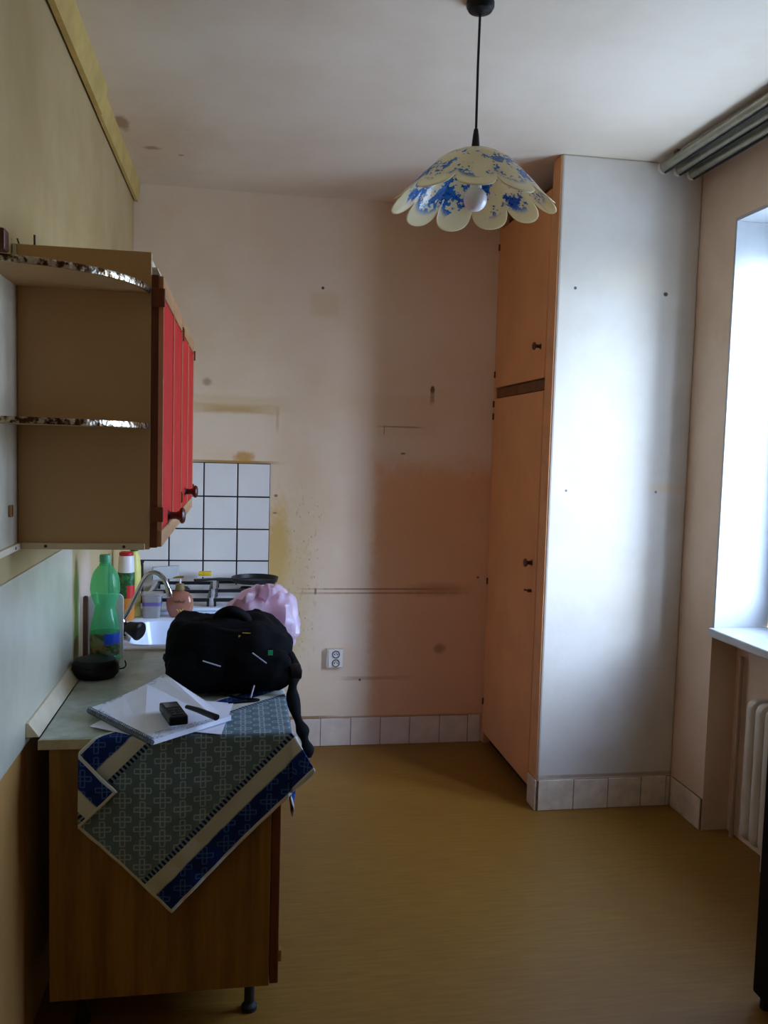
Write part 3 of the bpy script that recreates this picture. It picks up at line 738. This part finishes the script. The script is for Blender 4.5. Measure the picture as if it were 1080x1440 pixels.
G().tube([(2.366, 2.93, .0), (2.366, 2.93, .70)], .009, 10).build('heating_pipe', simple('old_pipe_paint', (176, 150, 124), .5), label='thin vertical heating pipe in the corner of the radiator niche', cat='pipe', smooth=True)

# ------------------------------------------------------------------ black cabinet at the right edge
bc = thing('black_cabinet', (2.0, 1.78, 0), 'black cabinet cut off by the right edge, in front of the radiator', 'cabinet')
G().box(1.858, 2.20, 1.56, 2.0, .03, .80).build('body', black_cab, bc, bevel=.006)
G().box(1.850, 1.8575, 1.575, 1.985, .05, .78).build('door', black_cab, bc, bevel=.003)
for x in (1.88, 2.17):
    for y in (1.59, 1.97): G().lathe([(.015, 0), (.015, .03)], (x, y, 0), n=12).build('foot', rubber, bc)

# ------------------------------------------------------------------ wall socket
so = thing('wall_socket', (.948, B, .436), 'white double wall socket low on the back wall', 'socket')
G().box(.909, .987, B-.030, B-.0005, .390, .482).build('housing', offw_pl, so, bevel=.003)
pt_ = G().box(.917, .985, B-.034, B-.0302, .393, .479).build('face_plate', white_pl, so, bevel=.002)
for z in (.415, .457):
    rg = G().lathe([(.0185, 0), (.0185, .003), (.0150, .003), (.0150, .0005)], (.952, B-.0342, z), (0, -1, 0), 24, cap0=False, cap1=False).build('socket_ring', hole_m, so, smooth=True)
    for q in (-.0065, .0065): G().lathe([(.0028, 0), (.0028, .0012)], (.952+q, B-.0342, z), (0, -1, 0), 10).build('pin_hole', hole_m, rg)
    G().lathe([(.0022, 0), (.0022, .010)], (.952, B-.0342, z+.009), (0, -1, 0), 8).build('earth_pin', chrome, rg)

# ------------------------------------------------------------------ towel draped over the worktop corner
XE, ZE, YE = .6175, ZT+.0035, 2.0295         # edges the cloth bends over
TW, TL = .43, .75; BXc, BZc = .342, .336     # lower corner of the towel on the end face
FX = .128                                    # fold line of the left corner
rr_ = .70711
def drape(u, v):
    X = BXc + rr_*(u - v); T = BZc + rr_*(u + v); off = 0.0
    if X < FX and T < ZE + .02:              # corner turned up towards the front
        X = FX + (FX - X); off = .007 + min(.012, (X-FX)*.22)
    ru = .010                                # bend radius
    wav = .0022*math.sin(X*58+T*11) + .0015*math.sin(T*70-X*20)
    if T >= ZE and X <= XE:
        k = T-ZE; lift = .0012*math.sin(X*60)*math.sin(k*50)
        y = YE + k
        z = ZE if k > ru else ZE - (ru-k)**2/ru*.25
        return Vector((X, y, z + max(0, lift)))
    if T < ZE and X <= XE:
        k = ZE-T; amp = min(1, k/.12)
        fl = .010*amp*(.5+.5*math.sin(X*21+.6))*(.4+.6*amp)
        return Vector((X, YE - min(k, ru)*.25 - fl - abs(wav)*amp - off, T))
    if T >= ZE and X > XE:
        k = X-XE; amp = min(1, k/.15)
        return Vector((XE + min(k, ru)*.25 + .012*amp*(.5+.5*math.sin(T*46+.3)) + abs(wav)*amp, YE + (T-ZE), ZE - k))
    a_, b_ = X-XE, ZE-T; rho = math.hypot(a_, b_); phi = math.atan2(a_, b_)
    th = phi if phi < PI/4 else PI/2-phi
    sep = (.5 + .5*min(1, rho/.1))*.018*math.sin(min(1, (PI/4-th)/(PI/4))*PI)      # the two halves belly apart
    sgn = -1 if phi < PI/4 else 1
    out = rho*math.sin(th)*.98; down = rho*math.cos(th)
    dx, dy = rr_*out, -rr_*out
    return Vector((XE + .0025 + dx + (sep*rr_ if sgn > 0 else -sep*.2), YE - .0025 + dy + (sep*rr_ if sgn > 0 else -sep*rr_*.5), ZE - down))
nu, nv = 150, 86
g = G().grid(lambda i, j: drape(i*TL, j*TW), nu, nv)
uvs = [(i/nu*TL, j/nv*TW) for i in range(nu+1) for j in range(nv+1)]
tw_ = g.build('towel', towel_m, uv=uvs, fix=False, label='blue patterned tea towel draped diagonally over the worktop corner', cat='towel')
tw_.data.polygons.foreach_set('use_smooth', [True]*len(tw_.data.polygons))
md = tw_.modifiers.new('thickness', 'SOLIDIFY'); md.thickness = .0022; md.offset = 0

# ------------------------------------------------------------------ papers, notepad and measuring device
def sheet(pts, z, name, label):
    P4 = [Vector((x, y, z)) for x, y in pts]
    return G().prism(P4, (0, 0, .0006)).build(name, paper_m, label=label, cat='paper')
sheet([(.140, 2.105), (.300, 1.995), (.345, 2.14), (.20, 2.25)], ZT+.0060, 'paper_sheet', 'white paper sheet sticking out under the left corner of the notepad')
sheet([(.29, 2.075), (.452, 2.018), (.478, 2.262), (.35, 2.31)], ZT+.0070, 'paper_sheet', 'white paper sheet sticking out under the right edge of the notepad')
npd = thing('spiral_notepad', (.30, 2.16, ZT+.008), 'open white spiral notepad with pencil notes lying on the towel', 'notepad')
A_, B_, C_ = Vector((.122, 2.206, 0)), Vector((.302, 1.955, 0)), Vector((.474, 2.105, 0))
ev, eu = B_-A_, C_-B_                        # along the spiral, away from the spiral
ZN = ZT+.0085
def pad(i, j, dz):
    p = A_ + eu*i + ev*j
    lift = .040*max(0, i)**1.6*max(0, 1-j)**1.3 + .004*i
    return Vector((p.x, p.y, ZN + dz + lift))
npg = 16
g = G(); top = [[pad(i/npg, j/npg, .0125) for j in range(npg+1)] for i in range(npg+1)]
g.grid(lambda i, j: pad(i, j, .0125), npg, npg)
uvp = [(i/npg, j/npg) for i in range(npg+1) for j in range(npg+1)]
g.build('page', page_m, npd, uv=uvp, fix=False, smooth=True)
g = G(); n1 = npg+1
ring = [(i, 0) for i in range(n1)] + [(npg, j) for j in range(1, n1)] + [(i, npg) for i in range(npg-1, -1, -1)] + [(0, j) for j in range(npg-1, 0, -1)]
g.loft([[pad(i/npg, j/npg, dz) for i, j in ring] for dz in (.0, .006, .0120)], True, True).build('page_block', paper_m, npd)
g = G()
for k in range(34):
    q = (k+.5)/34; c = A_ + ev*q + Vector((0, 0, ZN+.0075)); e1 = eu.normalized()
    g.tube([c + e1*.006*math.cos(t_) - e1*.001 + Vector((0, 0, 1))*.0085*math.sin(t_) for t_ in [m_*2*PI/10 for m_ in range(11)]], .0011, 5)
g.build('spiral_binding', grey_spiral, npd, smooth=True)
G().tube([A_ - eu.normalized()*.002 + Vector((0, 0, ZN+.006)), B_ - eu.normalized()*.002 + Vector((0, 0, ZN+.006))], .0055, 8).build('binding_strip', grey_spiral, npd, smooth=True)
# measuring device
zd = ZN+.0265
dv = thing('measuring_device', (.335, 2.05, zd), 'small black handheld measuring device lying on the notepad', 'device')
o0 = Vector((.300, 2.118, zd)); e1 = Vector((.042, -.152, .002)); e1n = e1.normalized(); e2 = Vector((e1n.y*-1, e1n.x, 0)).normalized()*.044
e1 = e1n*.128
def slab(o, a_, b_, h): return [[o+q for q in (Vector((0,0,0)), a_, a_+b_, b_)], [o+q+Vector((0,0,h)) for q in (Vector((0,0,0)), a_, a_+b_, b_)]]
G().loft(slab(o0, e1, e2, .022)).build('case', black_pl, dv, bevel=.004, seg=3)
G().loft(slab(o0+e1*.10+e2*.14+Vector((0,0,.0222)), e1*.30, e2*.72, .0008)).build('display', simple('dark_display', (58, 62, 60), .2), dv)
for i in range(3):
    for j in range(2): G().loft(slab(o0+e1*(.50+.15*i)+e2*(.18+.36*j)+Vector((0,0,.0222)), e1*.10, e2*.26, .0015)).build('button', rubber, dv, bevel=.0005)
g = G(); g.tube([(.366, 2.118, zd+.010), (.395, 2.085, zd+.011), (.440, 2.028, zd+.010)], [.006, .008, .0095], 10, flat=.8)
g.build('marker_pen', black_pl, smooth=True, label='short black pen beside the measuring device on the notepad', cat='pen')

# ------------------------------------------------------------------ black backpack
bp = thing('backpack', (.46, 2.50, ZT), 'black nylon backpack lying on the worktop beside the sink', 'bag')
def blob(c, r, e1_, e2_, amp, fr_, seed, nu=48, nv=28, squash=None):
    c = Vector(c); g = G(); loops = []
    def sg(x, p): return math.copysign(abs(x)**p, x)
    for j in range(nv+1):
        ph = -PI/2 + PI*j/nv; l = []
        for i in range(nu):
            th = 2*PI*i/nu
            p = Vector((r[0]*sg(math.cos(ph), e1_)*sg(math.cos(th), e2_), r[1]*sg(math.cos(ph), e1_)*sg(math.sin(th), e2_), r[2]*sg(math.sin(ph), e1_)))
            n_ = Vector((p.x/r[0]**2, p.y/r[1]**2, p.z/r[2]**2)); n_ = n_.normalized() if n_.length > 1e-9 else Vector((0, 0, 1))
            k = noise.noise((p+Vector((seed, 0, 0)))*fr_)*amp + noise.noise((p+Vector((0, seed, 0)))*fr_*2.7)*amp*.5
            q = c + p + n_*k
            if squash: q = squash(q)
            l.append(q)
        loops.append(l)
    return g.loft(loops)
def bodyshape(q):
    # body slopes up from the front-bottom; left shoulder lower, right end drops a little
    t = (q.x-.29)/.36
    q = q.copy()
    k = (q.z-ZT)/.19
    if k > .3:
        q.z -= .055*max(0, (k-.3))*max(0, t-.72)/.28
        q.y += .10*(k-.3)
    q.z = max(q.z, ZT+.0075)
    q.z = min(q.z, 1.2)
    return q
blob((.465, 2.475, .850), (.180, .145, .094), .42, .6, .018, 15, 3.1, squash=bodyshape).build('body', black_cloth, bp, smooth=True)
blob((.54, 2.368, .835), (.095, .05, .062), .6, .6, .010, 20, 8.2, squash=bodyshape).build('front_pocket', black_cloth, bp, smooth=True)
blob((.395, 2.372, .825), (.10, .045, .058), .6, .6, .010, 20, 5.7, squash=bodyshape).build('front_pocket', black_cloth, bp, smooth=True)
g = G().tube(spline([(.42, 2.52, .925), (.44, 2.50, .955), (.468, 2.49, .968), (.50, 2.50, .952), (.515, 2.53, .92)], 6), .021, 12, flat=.8)
g.build('grab_handle', black_web, bp, smooth=True)
g = G().tube(spline([(.345, 2.47, .925), (.40, 2.43, .935), (.47, 2.41, .925), (.54, 2.42, .925), (.60, 2.45, .895)], 6), .012, 10, flat=.6); g.build('top_seam', black_web, bp, smooth=True)
g = G().tube(spline([(.600, 2.46, .862), (.634, 2.42, .856), (.648, 2.38, .832), (.640, 2.34, .800), (.638, 2.33, .765), (.649, 2.30, .715), (.662, 2.27, .690), (.668, 2.26, .665), (.676, 2.25, .640), (.677, 2.245, .618)], 6), [.017+.004*math.sin(k*.55)-.003*min(1, k/54) for k in range(55)], 10, flat=.55)
g.build('shoulder_strap', black_web, bp, smooth=True)
G().lathe([(.0, -.022), (.022, -.014), (.025, 0), (.022, .014), (0, .022)], (.645, 2.36, .822), (1, .2, .1), 14, False, False).build('strap_buckle', black_pl, bp, smooth=True)
G().lathe([(.0, -.012), (.012, -.008), (.014, 0), (.012, .008), (0, .012)], (.290, 2.46, .842), (1, .2, .1), 12, False, False).build('strap_buckle', black_pl, bp, smooth=True)
G().tube(spline([(.44, 2.33, .775), (.50, 2.30, .768), (.545, 2.285, .767), (.50, 2.27, .7665), (.465, 2.262, .7665)], 5), .0035, 8).build('lace', black_web, bp, smooth=True)
# zip pulls and prints
def bar(a_, b_, r_, name, m): return G().tube([a_, Vector(a_).lerp(Vector(b_), .5), b_], r_, 8).build(name, m, bp, smooth=True)
bar((.481, 2.385, .892), (.493, 2.395, .918), .0042, 'zip_pull', yel_tag)
bar((.527, 2.318, .887), (.565, 2.318, .858), .0018, 'silver_print', silver)
bar((.395, 2.322, .866), (.443, 2.322, .850), .0018, 'silver_print', silver)
bar((.533, 2.310, .800), (.524, 2.296, .770), .0022, 'zip_pull', silver)
bar((.50, 2.392, .926), (.525, 2.395, .924), .0012, 'zip_teeth', yel_tag)
G().box(.569, .582, 2.318, 2.322, .880, .893).build('logo_patch', green_tag, bp)

# ------------------------------------------------------------------ pink plastic bag
def pinkshape(q):
    q = q.copy(); k = max(0, (q.z-ZT)/.25)
    q.x = .53 + (q.x-.53)*(1.0-.40*k) + .055*k
    q.y += .02*k
    cr_ = abs(noise.noise(Vector((q.x*22, q.y*22, q.z*9))))*.016
    q.x += cr_; q.y -= cr_
    q.z = max(q.z, ZT+.001)
    return q
pk = thing('plastic_bag', (.53, 2.78, ZT), 'crumpled pink plastic carrier bag standing behind the backpack', 'bag')
blob((.53, 2.775, .868), (.150, .110, .120), .75, .8, .026, 11, 2.4, 64, 40, pinkshape).build('body', pink_bag_m, pk, smooth=True)
def fin(i, j):
    x = .375+.20*i; top_ = .885+.125*min(1, i*1.15); z = .83 + (top_-.83)*j
    return Vector((x+.012*math.sin(j*9), 2.72+.012*math.sin(i*17)+.012*math.sin(j*7+i*5)-.03*(1-i), z+.006*math.sin(i*40)*j))
o = G().grid(fin, 30, 10).build('bag_flap', pink_bag_m, pk, smooth=True, fix=False)
md = o.modifiers.new('thickness', 'SOLIDIFY'); md.thickness = .0012

# ------------------------------------------------------------------ bottles and washing-up things
pb = thing('drink_bottle', (.084, 2.70, ZT), 'large green plastic drink bottle on the worktop by the wall board', 'bottle')
PX = (.086, 2.70, ZT+.0008)
pr = spline([(.018, 0, 0), (.036, .002, 0), (.0425, .012, 0), (.044, .03, 0), (.044, .105, 0), (.0435, .118, 0), (.037, .150, 0), (.0305, .180, 0), (.0312, .192, 0), (.039, .212, 0), (.0442, .236, 0), (.0425, .262, 0), (.035, .290, 0), (.022, .308, 0), (.0145, .315, 0), (.0135, .326, 0)], 3)
G().lathe([(p.x, p.y) for p in pr], PX, n=32, cap1=False).build('body', pet, pb, smooth=True)
G().lathe([(.0447, .040), (.0449, .041), (.0449, .106), (.0447, .107)], PX, n=32, cap0=False, cap1=False).build('label_band', label_m, pb, smooth=True)
G().lathe([(.0170, .321), (.0172, .323), (.0172, .340), (.0155, .344), (.0, .344)], PX, n=24, cap1=False).build('cap', simple('pale_green_cap', (90, 170, 120), .4), pb, smooth=True)
G().lathe([(.0155, .312), (.0178, .313), (.0178, .317), (.0150, .319)], PX, n=24, cap0=False, cap1=False).build('neck_ring', pet, pb, smooth=True)
# black oval case in front of the bottle
oc = thing('black_case', (.075, 2.575, ZT), 'black rounded oval case lying in front of the green bottle', 'case')
G().lathe([(.03, .0), (.055, .002), (.066, .014), (.068, .028), (.066, .033)], (.078, 2.575, ZT+.0005), n=32, sy=.85).build('base', black_pl, oc, smooth=True)
G().lathe([(.0665, .0335), (.067, .040), (.058, .054), (.035, .061), (.0, .063)], (.078, 2.575, ZT+.0005), n=32, sy=.85, cap1=False).build('lid', black_pl, oc, smooth=True)
G().tube(spline([(.13, 2.60, .775), (.15, 2.62, .772), (.155, 2.645, .775), (.15, 2.66, .785)], 5), .002, 6).build('wrist_cord', black_web, oc, smooth=True)
# boards standing against the wall behind the bottle
def leaning(name, label, mat, x0, x1, y, z1, th, r, lean):
    out = []
    for cx, cz, a0 in ((x1-r, z1-r, 0), (x0+r, z1-r, PI/2), (x0+.004, ZT+.005, PI), (x1-.004, ZT+.005, 1.5*PI)):
        rad = r if cz > .8 else .004
        for i in range(5):
            a_ = a0+PI/2*i/4; out.append(Vector((cx+rad*math.cos(a_), y+lean*(cz+rad*math.sin(a_)-ZT), cz+rad*math.sin(a_))))
    return G().prism(out, (0, th, 0)).build(name, mat, label=label, cat='board', bevel=.0015)
leaning('cutting_board', 'white plastic cutting board standing upright behind the green bottle', white_pl, .020, .127, 2.800, .965, .008, .018, .02)
leaning('chopping_board', 'thin brown wooden board standing between white cutting board and wall', browns, .0075, .0230, 2.775, .962, .010, .006, .02)
# washing-up bottle with white cap and red top
ZS = ZT+.0115
w1 = thing('detergent_bottle', (.066, 3.35, ZS), 'washing-up bottle with white cap, red top and green label behind the tap', 'bottle')
G().lathe([(.026, 0), (.030, .006), (.031, .03), (.031, .085)], (.066, 3.35, ZS), n=24, sy=.8).build('body', orange_m, w1, smooth=True)
G().lathe([(.0312, .0855), (.0314, .09), (.0314, .183)], (.066, 3.35, ZS), n=24, sy=.8).build('label_sleeve', dish_label_m, w1, smooth=True)
G().lathe([(.030, .1835), (.030, .19), (.028, .245), (.027, .247)], (.066, 3.35, ZS), n=24, sy=.9).build('cap', white_pl, w1, smooth=True)
G().lathe([(.026, .2475), (.0262, .258), (.02, .262), (.0, .2625)], (.066, 3.35, ZS), n=24, sy=.9, cap1=False).build('cap_top', red_pl, w1, smooth=True)
w2 = thing('cleaner_bottle', (.085, 3.428, ZS), 'yellow cleaner bottle with green cap behind the washing-up bottle', 'bottle')
G().lathe([(.024, 0), (.026, .006), (.026, .19), (.022, .235), (.012, .255)], (.086, 3.425, ZS), n=20).build('body', simple('pale_yellow_plastic', (228, 220, 120), .4), w2, smooth=True)
G().lathe([(.015, .2555), (.016, .258), (.016, .29), (.012, .295)], (.086, 3.425, ZS), n=18).build('cap', green_m, w2, smooth=True)
# clear tub with purple stripe
tb = thing('plastic_tub', (.145, 3.40, ZS), 'clear plastic tub with a purple stripe behind the tap handle', 'tub')
G().loft([rrect(.125, .188, 3.374, 3.44, ZS+.0006, .012), rrect(.120, .194, 3.370, 3.445, ZS+.085, .014), rrect(.116, .198, 3.367, 3.449, ZS+.088, .014), rrect(.116, .198, 3.367, 3.449, ZS+.094, .014)]).build('body', clear_pl, tb, smooth=True)
G().loft([rrect(.1215, .1925, 3.3705, 3.4445, ZS+.048, .013), rrect(.1203, .1937, 3.3693, 3.4457, ZS+.062, .014)], False, False).build('stripe', simple('purple_print', (110, 96, 160), .5), tb, smooth=True)
# soap dispenser
sd = thing('soap_dispenser', (.258, 3.39, ZS), 'pink-brown liquid soap dispenser with pump at the back edge of the sink', 'dispenser')
SX = (.262, 3.405, ZS+.0005)
G().lathe([(.034, 0), (.040, .004), (.050, .03), (.053, .052), (.049, .076), (.036, .094), (.018, .101), (.014, .106)], SX, n=30, sy=.55).build('body', soap_m, sd, smooth=True)
G().lathe([(.017, .1065), (.0175, .109), (.0165, .128), (.008, .131)], SX, n=20).build('collar', simple('olive_brown_plastic', (140, 116, 66), .4), sd, smooth=True)
pm = G().lathe([(.0045, .1315), (.0045, .150)], SX, n=12).build('pump_stem', white_pl, sd, smooth=True)
G().tube([(SX[0]-.026, SX[1]-.004, SX[2]+.153), (SX[0]-.008, SX[1], SX[2]+.156), (SX[0]+.014, SX[1], SX[2]+.156)], [.004, .006, .007], 10, flat=.7).build('pump_head', brass, sd, smooth=True)
ink = simple('dark_brown_ink', (70, 40, 30), .5); gold = simple('gold_print', (196, 160, 60), .4)
def onb(x, z):   # point on the front of the soap bottle
    r_ = .0525*(1-((z-.052)/.085)**2*.35); dx = x/r_
    return Vector((SX[0]+x, SX[1]-.55*r_*math.sqrt(max(0, 1-dx*dx))-.0012, SX[2]+z))
G().tube(spline([onb(-.024+.0032*i, .064+.005*math.sin(i*1.9)+.002*math.cos(i*.8)) for i in range(15)], 3), .0010, 5).build('script_lettering', ink, sd)
G().tube(spline([onb(-.012+.004*i, .030+.006*math.sin(i*2.3)) for i in range(9)], 3), .0022, 5).build('gold_flourish', gold, sd)
# black canister and grey tray left of the cooker
cn = thing('black_canister', (.055, 3.72, .0), 'tall narrow black box standing between the cooker and the left wall', 'box')
G().box(.020, .088, 3.66, 3.74, .0, .935).build('body', black_cab, cn, bevel=.004)
G().box(.018, .090, 3.658, 3.742, .9355, .948).build('lid', black_cab, cn, bevel=.003)
G().prism([(.105, 3.95, .8275), (.215, 4.01, .8275), (.215, 4.022, .885), (.105, 3.962, .885)], (-.003, .006, 0)).build('baking_tray', grey_metal, bevel=.001, label='grey metal tray leaning on the tiles behind the tap', cat='tray')
